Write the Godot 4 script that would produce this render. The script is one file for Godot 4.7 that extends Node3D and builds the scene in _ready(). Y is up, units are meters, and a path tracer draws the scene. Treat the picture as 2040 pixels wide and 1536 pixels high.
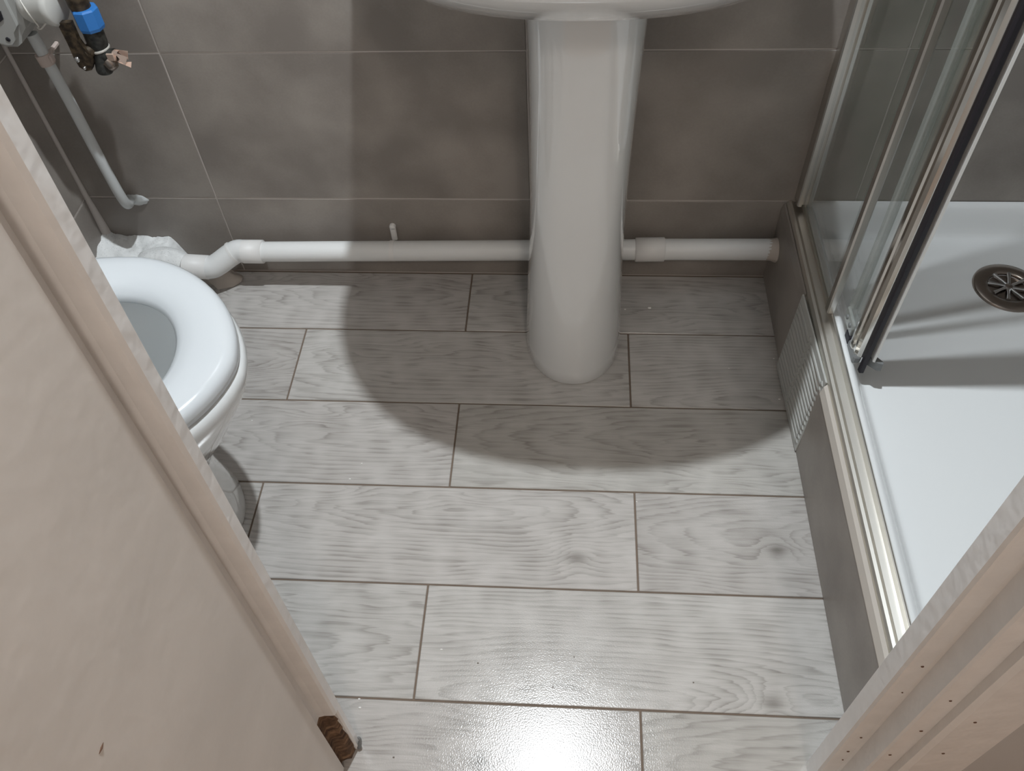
extends Node3D
# A small bathroom seen from its doorway: basin pedestal, toilet, shower tray, pipes. y up, metres; back wall at z = 0, floor at y = 0.

const LAMP_AT := Vector3(-0.035, 2.25, 0.41)
const HALL_LAMP_AT := Vector3(0.3, 2.2, 2.15)
const CEILING := 2.45
const LEFT := -0.941
const RIGHT := 1.23
const FRONT := 0.93

var M := {}
var taken := {}


# ---------- shape builder: collects triangles, then makes one mesh ----------
class Shape:
	var v := PackedVector3Array()
	var uv := PackedVector2Array()
	var g := PackedInt32Array()
	var group := 0

	func tri(a: Vector3, b: Vector3, c: Vector3, ua := Vector2.ZERO, ub := Vector2.ZERO, uc := Vector2.ZERO) -> void:
		if (b - a).cross(c - a).length_squared() < 1e-18:
			return
		v.append(a); v.append(b); v.append(c)
		uv.append(ua); uv.append(ub); uv.append(uc)
		g.append(group)

	func quad(a: Vector3, b: Vector3, c: Vector3, d: Vector3) -> void:
		tri(a, b, c)
		tri(a, c, d)

	func convex_face(pts: Array, centre: Vector3) -> void:
		# a flat face that looks away from centre
		var n: Vector3 = (pts[1] - pts[0]).cross(pts[2] - pts[0])
		var out: bool = n.dot(pts[0] - centre) > 0.0
		for i in range(1, pts.size() - 1):
			if out:
				tri(pts[0], pts[i + 1], pts[i])
			else:
				tri(pts[0], pts[i], pts[i + 1])

	func box(lo: Vector3, hi: Vector3, b := 0.0) -> void:
		var keep := group
		group = -1
		var c := (lo + hi) / 2
		if b <= 0.0:
			for ax in 3:
				for s in 2:
					var p := []
					for k in [[0, 0], [1, 0], [1, 1], [0, 1]]:
						var q := Vector3.ZERO
						q[ax] = hi[ax] if s else lo[ax]
						q[(ax + 1) % 3] = hi[(ax + 1) % 3] if k[0] else lo[(ax + 1) % 3]
						q[(ax + 2) % 3] = hi[(ax + 2) % 3] if k[1] else lo[(ax + 2) % 3]
						p.append(q)
					convex_face(p, c)
		else:
			var h := (hi - lo) / 2
			b = minf(b, 0.49 * minf(h.x, minf(h.y, h.z)) * 2.0)
			for ax in 3:
				var u := (ax + 1) % 3
				var w := (ax + 2) % 3
				for s in [-1, 1]:
					var p := []
					for k in [[-1, -1], [1, -1], [1, 1], [-1, 1]]:
						var q := c
						q[ax] += s * h[ax]
						q[u] += k[0] * (h[u] - b)
						q[w] += k[1] * (h[w] - b)
						p.append(q)
					convex_face(p, c)
				for s in [-1, 1]:
					for t in [-1, 1]:
						var p := []
						for k in [[0, -1], [0, 1], [1, 1], [1, -1]]:
							var q := c
							q[ax] += k[1] * (h[ax] - b)
							q[u] += s * (h[u] if k[0] == 0 else h[u] - b)
							q[w] += t * (h[w] - b if k[0] == 0 else h[w])
							p.append(q)
						convex_face(p, c)
			for sx in [-1, 1]:
				for sy in [-1, 1]:
					for sz in [-1, 1]:
						var s := Vector3(sx, sy, sz)
						convex_face([c + s * (h - Vector3(0, b, b)), c + s * (h - Vector3(b, 0, b)), c + s * (h - Vector3(b, b, 0))], c)
		group = keep

	# rings of equal size, each closed; flips itself so that it is not inside out
	func loft(rings: Array, cap0 := true, cap1 := true, crease := false) -> void:
		var t := Shape.new()
		t.group = group
		var n: int = rings[0].size()
		for i in rings.size() - 1:
			if crease:
				t.group = -1
			for j in n:
				var k := (j + 1) % n
				t.quad(rings[i][j], rings[i][k], rings[i + 1][k], rings[i + 1][j])
		t.group = group + 1000
		for e in [0, 1]:
			if (cap0 if e == 0 else cap1):
				var r = rings[0] if e == 0 else rings[rings.size() - 1]
				var m := Vector3.ZERO
				for p in r:
					m += p
				m /= n
				for j in n:
					var k := (j + 1) % n
					if e == 0:
						t.tri(m, r[k], r[j])
					else:
						t.tri(m, r[j], r[k])
				t.group += 1
		add(t, t.volume() < 0.0)

	# closed ring of closed rings (torus-like)
	func hoop(rings: Array) -> void:
		var t := Shape.new()
		t.group = group
		var n: int = rings[0].size()
		for i in rings.size():
			var a = rings[i]
			var b = rings[(i + 1) % rings.size()]
			for j in n:
				var k := (j + 1) % n
				t.quad(a[j], a[k], b[k], b[j])
		add(t, t.volume() < 0.0)

	func volume() -> float:
		# positive when the faces run clockwise seen from outside (as Godot wants)
		var s := 0.0
		for i in range(0, v.size(), 3):
			s -= v[i].dot(v[i + 1].cross(v[i + 2]))
		return s

	func add(o: Shape, flip := false) -> void:
		for i in range(0, o.v.size(), 3):
			for k in ([0, 2, 1] if flip else [0, 1, 2]):
				v.append(o.v[i + k])
				uv.append(o.uv[i + k])
			g.append(o.g[i / 3])

	func tube(path: Array, radii, sides := 20, caps := true) -> void:
		var rings := []
		var up := Vector3.UP
		for i in path.size():
			var d: Vector3 = (path[mini(i + 1, path.size() - 1)] - path[maxi(i - 1, 0)]).normalized()
			if i == 0:
				up = Vector3.UP if absf(d.y) < 0.9 else Vector3.RIGHT
			var x := d.cross(up).normalized()
			up = x.cross(d).normalized()
			var r: float = radii[i] if radii is Array else radii
			var ring := PackedVector3Array()
			for j in sides:
				var a := TAU * j / sides
				ring.append(path[i] + (x * cos(a) + up * sin(a)) * r)
			rings.append(ring)
		loft(rings, caps, caps)

	# profile of (radius, height) turned round an axis
	func lathe(at: Vector3, axis: Vector3, profile: Array, sides := 24) -> void:
		var d := axis.normalized()
		var x := d.cross(Vector3.UP if absf(d.y) < 0.9 else Vector3.RIGHT).normalized()
		var y := x.cross(d)
		var rings := []
		for p in profile:
			var ring := PackedVector3Array()
			for j in sides:
				var a := TAU * j / sides
				ring.append(at + d * p[1] + (x * cos(a) + y * sin(a)) * maxf(p[0], 1e-5))
			rings.append(ring)
		loft(rings, profile[0][0] > 1e-4, profile[-1][0] > 1e-4)

	# a flat outline in two axes pushed along the third; flat faces
	func prism(outline: Array, ax: int, from: float, to: float, smooth := false) -> void:
		var rings := []
		for t in [from, to]:
			var ring := PackedVector3Array()
			for p in outline:
				var q := Vector3.ZERO
				q[ax] = t
				q[(ax + 1) % 3] = p[0]
				q[(ax + 2) % 3] = p[1]
				ring.append(q)
			rings.append(ring)
		var t2 := Shape.new()
		t2.group = 5 if smooth else -1
		var n := outline.size()
		for j in n:
			var k := (j + 1) % n
			t2.quad(rings[0][j], rings[0][k], rings[1][k], rings[1][j])
		t2.group = -1
		var poly := PackedVector2Array()
		for p in outline:
			poly.append(Vector2(p[0], p[1]))
		var idx := Geometry2D.triangulate_polygon(poly)
		var area := 0.0
		for j in n:
			area += poly[j].cross(poly[(j + 1) % n])
		for i in range(0, idx.size(), 3):
			var a := idx[i]
			var b := idx[i + 1]
			var c := idx[i + 2]
			if ((poly[b] - poly[a]).cross(poly[c] - poly[a]) > 0.0) != (area > 0.0):
				var s := b
				b = c
				c = s
			t2.tri(rings[0][a], rings[0][c], rings[0][b])
			t2.tri(rings[1][a], rings[1][b], rings[1][c])
		add(t2, t2.volume() < 0.0)

	func mesh() -> ArrayMesh:
		var st := SurfaceTool.new()
		st.begin(Mesh.PRIMITIVE_TRIANGLES)
		for i in range(0, v.size(), 3):
			var gg := g[i / 3]
			st.set_smooth_group(0xFFFFFFFF if gg < 0 else gg)
			for k in 3:
				st.set_uv(uv[i + k])
				st.add_vertex(v[i + k])
		st.generate_normals()
		return st.commit()


# ---------- naming and tagging ----------
func numbered(called: String) -> String:
	if not taken.has(called):
		taken[called] = 0
		return called
	taken[called] += 1
	return "%s_%03d" % [called, taken[called]]


func part(called: String, s, m: Material, parent: Node3D, label := "") -> MeshInstance3D:
	var o := MeshInstance3D.new()
	o.name = called
	o.mesh = s if s is Mesh else s.mesh()
	o.material_override = m
	o.cast_shadow = GeometryInstance3D.SHADOW_CASTING_SETTING_ON
	parent.add_child(o, true)
	if label:
		o.set_meta("label", label)
	return o


func thing(called: String, label: String, category: String, at := Vector3.ZERO, kind := "") -> Node3D:
	var o := Node3D.new()
	o.name = numbered(called)
	add_child(o)
	o.position = at
	o.set_meta("label", label)
	o.set_meta("category", category)
	if kind:
		o.set_meta("kind", kind)
	return o


func single(called: String, s, m: Material, label: String, category: String, kind := "") -> MeshInstance3D:
	var o := part(numbered(called), s, m, self, label)
	o.set_meta("category", category)
	if kind:
		o.set_meta("kind", kind)
	return o


func boxed(lo: Vector3, hi: Vector3, b := 0.0) -> Shape:
	var s := Shape.new()
	s.box(lo, hi, b)
	return s


func curve(pts: Array, steps := 8) -> Array:
	# smooth path through points
	var out := []
	for i in pts.size() - 1:
		var p0: Vector3 = pts[maxi(i - 1, 0)]
		var p3: Vector3 = pts[mini(i + 2, pts.size() - 1)]
		for k in steps:
			out.append(pts[i].cubic_interpolate(pts[i + 1], p0, p3, float(k) / steps))
	out.append(pts[-1])
	return out


# ---------- materials ----------
func mat(called: String, c: Color, rough := 0.5, metal := 0.0) -> StandardMaterial3D:
	var m := StandardMaterial3D.new()
	m.resource_name = called
	m.albedo_color = c
	m.roughness = rough
	m.metallic = metal
	M[called] = m
	return m


func noise(kind: int, freq: float, seed_: int, octaves := 3) -> FastNoiseLite:
	var n := FastNoiseLite.new()
	n.noise_type = kind
	n.frequency = freq
	n.seed = seed_
	n.fractal_octaves = octaves
	return n


func cloud_image(size: int, seed_: int, freq: float, dark: Color, light: Color, streak := 0.0, speck := 0.0) -> ImageTexture:
	# mottled colour between two tones, seamless
	var n := noise(FastNoiseLite.TYPE_SIMPLEX_SMOOTH, freq, seed_, 5)
	var im := n.get_seamless_image(size, size)
	var f := noise(FastNoiseLite.TYPE_SIMPLEX, 0.25, seed_ + 7, 2).get_seamless_image(size, size)
	var data := PackedByteArray()
	data.resize(size * size * 3)
	var a := im.get_data()
	var b := f.get_data()
	for i in size * size:
		var y := i / size
		var t := a[i] / 255.0 * (1.0 - streak) + (a[(y * size + (i % size) / 24 * 24) % (size * size)] / 255.0) * streak
		t = clampf((t - 0.5) * 1.7 + 0.5 + (b[i] / 255.0 - 0.5) * 0.22, 0.0, 1.0)
		var c := dark.lerp(light, t)
		if speck > 0.0 and b[i] / 255.0 > 1.0 - speck:
			c = c.darkened(0.5)
		data[i * 3] = int(c.r * 255.0)
		data[i * 3 + 1] = int(c.g * 255.0)
		data[i * 3 + 2] = int(c.b * 255.0)
	return ImageTexture.create_from_image(Image.create_from_data(size, size, false, Image.FORMAT_RGB8, data))


func bump_image(size: int, seed_: int, freq: float) -> ImageTexture:
	return ImageTexture.create_from_image(noise(FastNoiseLite.TYPE_SIMPLEX_SMOOTH, freq, seed_, 3).get_seamless_image(size, size))


func tri_map(m: StandardMaterial3D, scale: float, world := true) -> void:
	m.uv1_triplanar = true
	m.uv1_world_triplanar = world
	m.uv1_scale = Vector3.ONE * scale


const GW := 1024
const GH := 288


func grain_image(seed_: int, tone: Color, cathedral: Vector2, tight: float, knot: Vector2) -> ImageTexture:
	# printed oak grain: nested arches round a slanted heart line, fibres along the board, maybe one knot
	var warp := noise(FastNoiseLite.TYPE_SIMPLEX_SMOOTH, 0.009, seed_, 2).get_image(GW / 4, GH).get_data()
	var fibre := noise(FastNoiseLite.TYPE_SIMPLEX_SMOOTH, 0.02, seed_ + 11, 3).get_image(GW / 8, GH * 4).get_data()
	var fine := noise(FastNoiseLite.TYPE_SIMPLEX, 0.12, seed_ + 5, 2).get_image(GW / 8, GH * 4).get_data()
	var patch := noise(FastNoiseLite.TYPE_SIMPLEX_SMOOTH, 0.008, seed_ + 23, 2).get_image(GW, GH).get_data()
	var data := PackedByteArray()
	data.resize(GW * GH * 3)
	var fw := GW / 8
	for y in GH:
		var vv := float(y) / GH
		for x in GW:
			var i := y * GW + x
			var uu := float(x) / GW
			var wi := y * (GW / 4) + x / 4
			var w := lerpf(warp[wi], warp[wi + (1 if x < GW - 4 else 0)], (x % 4) / 4.0) / 255.0 - 0.5
			var fi := y * 4 * fw + x / 8
			var ft := (x % 8) / 8.0
			var fj := fi + (1 if x < GW - 8 else 0)
			var fb := lerpf(fibre[fi], fibre[fj], ft) / 255.0 - 0.5
			var fn := lerpf(fine[fi], fine[fj], ft) / 255.0 - 0.5
			var dx := (uu - cathedral.x) * 1.15 + w * 0.16
			var dy := vv - cathedral.y + w * 0.12 + (uu - 0.5) * 0.06
			var r := sqrt(dx * dx * 0.30 + dy * dy * 1.25 + 0.002)
			if knot.x > 0.0:
				var kx := (uu - knot.x) * 3.55
				var ky := vv - knot.y
				var kd := kx * kx + ky * ky
				r += 0.13 * exp(-kd * 30.0)
			var ring := r * tight + w * 1.3 + fb * 0.5
			var s := ring - floorf(ring)
			# soft rise, sharper fall: late wood lines
			var line := pow(s, 3.0) * (1.0 - smoothstep(0.88, 1.0, s)) * 1.5
			var pt := patch[i] / 255.0 - 0.5
			var d := line * (0.088 + pt * 0.15) + fb * 0.06 + fn * 0.055 + pt * 0.07
			if knot.x > 0.0:
				var kx2 := (uu - knot.x) * 3.55
				var ky2 := (vv - knot.y) * 1.6
				d += 0.22 * exp(-(kx2 * kx2 + ky2 * ky2) * 120.0)
			var k := 1.0 - clampf(d, -0.12, 0.5)
			data[i * 3] = int(clampf(tone.r * k, 0.0, 1.0) * 255.0)
			data[i * 3 + 1] = int(clampf(tone.g * (k - d * 0.03), 0.0, 1.0) * 255.0)
			data[i * 3 + 2] = int(clampf(tone.b * (k - d * 0.08), 0.0, 1.0) * 255.0)
	return ImageTexture.create_from_image(Image.create_from_data(GW, GH, false, Image.FORMAT_RGB8, data))


func make_materials() -> void:
	var m: StandardMaterial3D
	# floor planks: glazed wood-look tile
	var pw := GW
	var fb := noise(FastNoiseLite.TYPE_SIMPLEX, 0.22, 91, 3).get_image(pw, GH)
	var bump := ImageTexture.create_from_image(fb)
	var tones := [Color8(187, 184, 180), Color8(181, 177, 173), Color8(184, 180, 176), Color8(189, 186, 182), Color8(180, 177, 172), Color8(187, 183, 179)]
	var heart := [Vector2(0.5, 0.45), Vector2(0.62, 0.42), Vector2(0.22, 0.5), Vector2(0.35, 0.9), Vector2(0.75, 0.4), Vector2(0.45, 0.75)]
	var tight := [15.0, 19.0, 17.0, 21.0, 16.0, 20.0]
	var knots := [Vector2(-1, 0), Vector2(0.35, 0.55), Vector2(0.86, 0.55), Vector2(0.8, 0.9), Vector2(-1, 0), Vector2(0.15, 0.3)]
	for i in 6:
		m = mat("plank_%d" % i, Color.WHITE, 0.18)
		m.albedo_texture = grain_image(101 + i * 17, tones[i], heart[i], tight[i], knots[i])
		m.heightmap_enabled = true
		m.heightmap_texture = bump
		m.heightmap_scale = 0.011
		m.metallic_specular = 0.5
	mat("joint", Color8(118, 104, 92), 0.9)
	# wall tiles
	for i in 3:
		m = mat("wall_tile_%d" % i, Color.WHITE, 0.42)
		m.albedo_texture = cloud_image(512, 31 + i * 9, 0.006, Color8(134, 127, 121), Color8(158, 151, 144), 0.0)
		tri_map(m, 1.1 + 0.13 * i)
	mat("grout", Color8(196, 189, 184), 0.9)
	mat("slab", Color8(190, 186, 180), 0.9)
	mat("ceiling_paint", Color8(188, 186, 184), 0.9)
	m = mat("hall_paint", Color8(212, 205, 200), 0.85)
	# ceramics and plastics
	m = mat("ceramic", Color8(224, 226, 226), 0.07)
	m.clearcoat_enabled = true
	m.clearcoat_roughness = 0.03
	m = mat("seat_plastic", Color8(213, 217, 220), 0.14)
	m = mat("pipe_plastic", Color8(226, 227, 226), 0.4)
	m = mat("coupling_plastic", Color8(229, 228, 226), 0.45)
	m = mat("old_pipe_paint", Color8(203, 206, 206), 0.4)
	m = mat("acrylic", Color8(233, 235, 235), 0.14)
	m = mat("mortar", Color.WHITE, 0.9)
	m.albedo_texture = cloud_image(256, 77, 0.02, Color8(214, 215, 214), Color8(240, 241, 240), 0.0, 0.09)
	tri_map(m, 5.0)
	m.heightmap_enabled = true
	m.heightmap_texture = bump_image(256, 5, 0.06)
	m.heightmap_scale = 0.12
	mat("plaster", Color8(196, 187, 178), 0.95)
	mat("sealant", Color8(214, 207, 198), 0.5)
	m = mat("chrome", Color8(214, 211, 206), 0.12, 1.0)
	m = mat("aluminium", Color8(206, 203, 198), 0.3, 1.0)
	mat("rail_aluminium", Color8(232, 229, 222), 0.4, 1.0)
	m = mat("dull_steel", Color8(150, 140, 132), 0.28, 1.0)
	m = mat("steel_bright", Color8(205, 205, 205), 0.12, 1.0)
	m = mat("glass", Color(0.25, 0.38, 0.29, 0.12), 0.0)
	m.transparency = BaseMaterial3D.TRANSPARENCY_ALPHA
	m = mat("clear_plastic", Color(0.72, 0.74, 0.72, 0.38), 0.1)
	m.transparency = BaseMaterial3D.TRANSPARENCY_ALPHA
	mat("black_rubber", Color8(30, 26, 34), 0.6)
	mat("grey_plastic", Color8(120, 122, 122), 0.45)
	mat("vent_plastic", Color8(186, 187, 183), 0.35)
	# painted wood
	m = mat("door_paint", Color.WHITE, 0.5)
	m.albedo_texture = cloud_image(256, 12, 0.012, Color8(211, 204, 197), Color8(219, 212, 205), 0.3)
	tri_map(m, 2.0)
	m.heightmap_enabled = true
	m.heightmap_texture = bump_image(256, 15, 0.08)
	m.heightmap_scale = 0.02
	m = mat("frame_paint", Color.WHITE, 0.42)
	m.albedo_texture = cloud_image(256, 14, 0.02, Color8(224, 222, 220), Color8(232, 230, 228), 0.2)
	tri_map(m, 3.0)
	m.heightmap_enabled = true
	m.heightmap_texture = bump_image(256, 19, 0.05)
	m.heightmap_scale = 0.06
	m = mat("rotten_wood", Color.WHITE, 0.95)
	m.albedo_texture = cloud_image(256, 44, 0.03, Color8(62, 42, 28), Color8(142, 112, 84), 0.5)
	tri_map(m, 9.0)
	mat("speck", Color8(104, 78, 62), 0.9)
	mat("crumb", Color8(240, 239, 236), 0.9)
	mat("grit", Color8(118, 110, 103), 0.9)
	# meter group
	mat("meter_grey", Color8(178, 178, 175), 0.45)
	mat("meter_cap", Color8(205, 204, 199), 0.35)
	mat("meter_dark", Color8(40, 40, 46), 0.3)
	mat("meter_label", Color8(170, 172, 178), 0.4)
	mat("blue_plastic", Color8(52, 122, 196), 0.35)
	m = mat("old_brass", Color.WHITE, 0.5, 0.3)
	m.albedo_texture = cloud_image(128, 61, 0.04, Color8(44, 36, 28), Color8(92, 78, 60), 0.0)
	tri_map(m, 14.0)
	m = mat("black_iron", Color.WHITE, 0.42, 0.2)
	m.albedo_texture = cloud_image(128, 63, 0.05, Color8(34, 34, 33), Color8(66, 66, 62), 0.0)
	tri_map(m, 16.0)
	mat("copper_foil", Color8(222, 196, 180), 0.3, 0.6)
	mat("wire", Color8(226, 222, 214), 0.3, 0.2)
	mat("clip_beige", Color8(196, 180, 172), 0.5)
	m = mat("water", Color(0.75, 0.80, 0.82, 0.25), 0.02)
	m.transparency = BaseMaterial3D.TRANSPARENCY_ALPHA
	m = mat("bulb_glow", Color8(255, 255, 255), 0.4)
	m.emission_enabled = true
	m.emission = Color(0.95, 0.98, 1.0)
	m.emission_energy_multiplier = 12.0
	m = mat("hall_glow", Color8(255, 255, 255), 0.4)
	m.emission_enabled = true
	m.emission = Color(1.0, 0.87, 0.76)
	m.emission_energy_multiplier = 3.0
	mat("fitting_white", Color8(235, 235, 232), 0.4)
	mat("hall_boards", Color8(150, 120, 92), 0.5)


# ---------- the scene ----------
func _ready() -> void:
	# camera
	var cam := Camera3D.new()
	cam.name = "camera"
	cam.position = Vector3(0.0, 1.2079, 1.2561)
	cam.rotation_degrees = Vector3(-51.352, 5.915, -3.466)
	cam.fov = 2.0 * rad_to_deg(atan(768.0 / 1670.5))
	cam.near = 0.02
	add_child(cam)
	# surroundings: closed rooms, no sky in view
	var we := WorldEnvironment.new()
	we.name = "surroundings"
	var e := Environment.new()
	e.background_mode = Environment.BG_COLOR
	e.background_color = Color.BLACK
	e.tonemap_mode = Environment.TONE_MAPPER_LINEAR
	e.tonemap_exposure = 0.82
	e.sdfgi_enabled = true
	e.ssao_enabled = true
	e.ssil_enabled = true
	we.environment = e
	add_child(we)

	make_materials()
	build_lamps()
	build_floor()
	build_walls()
	build_doorway()
	build_shower_base()
	build_shower_tray()
	build_shower_screen()
	build_toilet()
	build_basin()
	build_waste_pipe()
	build_corner()
	build_supply_pipe()
	build_meter()
	build_crumbs()


func lamp_light(called: String, at: Vector3, c: Color, energy: float, size: float) -> void:
	var l := OmniLight3D.new()
	l.name = called
	l.position = at
	l.light_color = c
	l.light_energy = energy
	l.light_size = size
	l.omni_range = 8.0
	l.omni_attenuation = 2.0
	l.shadow_enabled = true
	add_child(l)


func build_lamps() -> void:
	# bare round bulb on a short drop from the bathroom ceiling
	var t := thing("ceiling_lamp", "white round bulb hanging from the bathroom ceiling above the basin", "lamp", LAMP_AT)
	var s := Shape.new()
	s.lathe(Vector3.ZERO, Vector3.UP, [[0.0, -0.045], [0.02, -0.041], [0.038, -0.024], [0.045, 0.0], [0.038, 0.026], [0.022, 0.044], [0.016, 0.06], [0.0, 0.06]], 28)
	part("bulb", s, M.bulb_glow, t)
	s = Shape.new()
	s.lathe(Vector3.ZERO, Vector3.UP, [[0.0, 0.058], [0.021, 0.058], [0.023, 0.10], [0.012, 0.112], [0.0, 0.112]], 20)
	part("socket", s, M.fitting_white, t)
	s = Shape.new()
	s.tube([Vector3(0, 0.11, 0), Vector3(0, CEILING - LAMP_AT.y - 0.005, 0)], 0.004, 10)
	part("cable", s, M.fitting_white, t)
	s = Shape.new()
	s.lathe(Vector3.ZERO, Vector3.UP, [[0.0, CEILING - LAMP_AT.y - 0.03], [0.035, CEILING - LAMP_AT.y - 0.03], [0.05, CEILING - LAMP_AT.y], [0.0, CEILING - LAMP_AT.y]], 24)
	part("ceiling_rose", s, M.fitting_white, t)
	var l := SpotLight3D.new()
	l.name = "bulb_light"
	l.position = LAMP_AT - Vector3(0, 0.05, 0)
	l.rotation_degrees.x = -90.0
	l.spot_angle = 78.0
	l.spot_angle_attenuation = 0.5
	l.spot_range = 8.0
	l.spot_attenuation = 2.0
	l.light_color = Color(0.95, 0.98, 1.0)
	l.light_energy = 3.6
	l.light_size = 0.022
	l.shadow_enabled = true
	add_child(l)
	# hall lamp behind the camera
	t = thing("hall_lamp", "round glass lamp on the hall ceiling outside the doorway", "lamp", HALL_LAMP_AT)
	s = Shape.new()
	s.lathe(Vector3.ZERO, Vector3.UP, [[0.0, -0.09], [0.06, -0.08], [0.10, -0.045], [0.11, 0.0], [0.10, 0.04], [0.07, 0.07], [0.0, 0.07]], 28)
	part("globe", s, M.hall_glow, t)
	s = Shape.new()
	s.lathe(Vector3.ZERO, Vector3.UP, [[0.0, 0.068], [0.075, 0.068], [0.08, CEILING - HALL_LAMP_AT.y], [0.0, CEILING - HALL_LAMP_AT.y]], 24)
	part("base", s, M.fitting_white, t)
	lamp_light("hall_light", HALL_LAMP_AT, Color(1.0, 0.96, 0.92), 0.78, 0.1)


func build_floor() -> void:
	var f := Node3D.new()
	f.name = "floor"
	add_child(f)
	f.set_meta("kind", "structure")
	f.set_meta("label", "bathroom floor of pale grey wood-look planks with dark joints")
	f.set_meta("category", "floor")
	part("joint_bed", boxed(Vector3(LEFT - 0.1, -0.06, -0.1), Vector3(RIGHT + 0.1, -0.0022, 1.06)), M.joint, f, "dark brown grout between the planks")
	var edges := [0.0, 0.1617, 0.3392, 0.5167, 0.6942, 0.8717, 1.0492]
	var start := [-0.198, 0.117, -0.193, 0.117, -0.208, 0.113]
	var pick := [4, 2, 0, 1, 0, 3, 5, 2, 4, 3, 5, 1, 2, 0, 3, 5, 1, 4, 0, 2]
	var n := 0
	var gap := 0.0015
	for r in 6:
		var xs := []
		var x: float = start[r]
		while x > LEFT:
			x -= 0.6307
		while x < 0.40:
			xs.append([maxf(x, LEFT), minf(x + 0.6307, 0.405), x])
			x += 0.6307
		for q in xs:
			var z0: float = edges[r] + (gap if r > 0 else 0.003)
			var z1: float = edges[r + 1] - gap
			var lo := Vector3(q[0] + gap, -0.012, z0)
			var hi := Vector3(q[1] - gap, 0.0005 * ((n * 7) % 3) * 0.6 - 0.0004, z1)
			var s := boxed(lo, hi, 0.0009)
			var zr: float = edges[r + 1] - 0.1775
			for i in s.v.size():
				var p := s.v[i]
				var u: float = (p.x - q[2]) / 0.6307
				var w: float = (p.z - zr) / 0.1775
				s.uv[i] = Vector2(u, w) if n % 3 != 1 else Vector2(1.0 - u, 1.0 - w)
			part("plank", s, M["plank_%d" % pick[n % pick.size()]], f)
			n += 1
	var hall := Node3D.new()
	hall.name = "floor_hall"
	add_child(hall)
	hall.set_meta("kind", "structure")
	hall.set_meta("label", "plain brown floor of the hall outside the doorway")
	hall.set_meta("category", "floor")
	part("hall_slab", boxed(Vector3(-1.1, -0.06, 1.06), Vector3(1.1, -0.001, 2.6)), M.hall_boards, hall)


# tiles over a slab; axis 2: wall across z facing +z, axis 0: wall across x
func tile_wall(w: Node3D, axis: int, at: float, out: float, us: Array, ys: Array, seed_: int) -> void:
	var rng := RandomNumberGenerator.new()
	rng.seed = seed_
	var gap := 0.0014
	for i in us.size() - 1:
		for j in ys.size() - 1:
			var d := rng.randf_range(-0.0006, 0.0006)
			var lo := Vector3.ZERO
			var hi := Vector3.ZERO
			lo.y = ys[j] + gap
			hi.y = ys[j + 1] - gap
			var k := 2 - axis
			lo[k] = us[i] + gap
			hi[k] = us[i + 1] - gap
			lo[axis] = minf(at - out * 0.008, at + out * d)
			hi[axis] = maxf(at - out * 0.008, at + out * d)
			part("tile", boxed(lo, hi, 0.0007), M["wall_tile_%d" % rng.randi_range(0, 2)], w)


func wall(called: String, label: String) -> Node3D:
	var w := Node3D.new()
	w.name = called
	add_child(w)
	w.set_meta("kind", "structure")
	w.set_meta("label", label)
	w.set_meta("category", "wall")
	return w


func build_walls() -> void:
	var ys := [0.0, 0.191, 0.491, 0.793, 1.095, 1.397, 1.699, 2.001, 2.303, CEILING]
	var w := wall("wall_back", "grey-brown tiled back wall with pale grout behind the basin")
	part("grout_bed", boxed(Vector3(LEFT - 0.1, -0.05, -0.1), Vector3(RIGHT + 0.1, CEILING, -0.0015)), M.grout, w, "pale grout between the tiles")
	tile_wall(w, 2, 0.0, 1.0, [LEFT, -0.681, -0.074, 0.523, 1.125, RIGHT], ys, 3)
	w = wall("wall_left", "grey tiled side wall behind the toilet")
	part("grout_bed", boxed(Vector3(LEFT - 0.1, -0.05, -0.0015), Vector3(LEFT - 0.0015, CEILING, 1.0)), M.grout, w, "pale grout between the tiles")
	tile_wall(w, 0, LEFT, 1.0, [0.0, 0.35, FRONT], ys, 4)
	w = wall("wall_right", "grey tiled wall at the far side of the shower")
	part("grout_bed", boxed(Vector3(RIGHT + 0.0015, -0.05, -0.0015), Vector3(RIGHT + 0.1, CEILING, 1.0)), M.grout, w, "pale grout between the tiles")
	tile_wall(w, 0, RIGHT, -1.0, [0.0, 0.45, FRONT], ys, 5)
	w = wall("wall_front", "painted wall round the doorway, on the camera side")
	part("wall_panel", boxed(Vector3(LEFT - 0.1, -0.05, FRONT), Vector3(-0.345, CEILING, 0.99)), M.ceiling_paint, w)
	part("wall_panel", boxed(Vector3(0.385, -0.05, FRONT), Vector3(RIGHT + 0.1, CEILING, 0.99)), M.ceiling_paint, w)
	part("lintel", boxed(Vector3(-0.345, 2.06, FRONT), Vector3(0.385, CEILING, 0.99)), M.ceiling_paint, w)
	w = wall("wall_hall", "beige painted walls of the hall behind the camera")
	part("wall_panel", boxed(Vector3(-1.2, -0.05, 2.6), Vector3(1.3, CEILING, 2.7)), M.hall_paint, w)
	part("wall_panel", boxed(Vector3(-1.2, -0.05, 0.99), Vector3(-1.1, CEILING, 2.6)), M.hall_paint, w)
	part("wall_panel", boxed(Vector3(1.1, -0.05, 0.99), Vector3(1.2, CEILING, 2.6)), M.hall_paint, w)
	var c := part("ceiling", boxed(Vector3(LEFT - 0.1, CEILING, -0.1), Vector3(RIGHT + 0.1, CEILING + 0.1, 2.7)), M.ceiling_paint, self, "flat white ceiling")
	c.set_meta("kind", "structure")
	c.set_meta("category", "ceiling")


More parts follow.
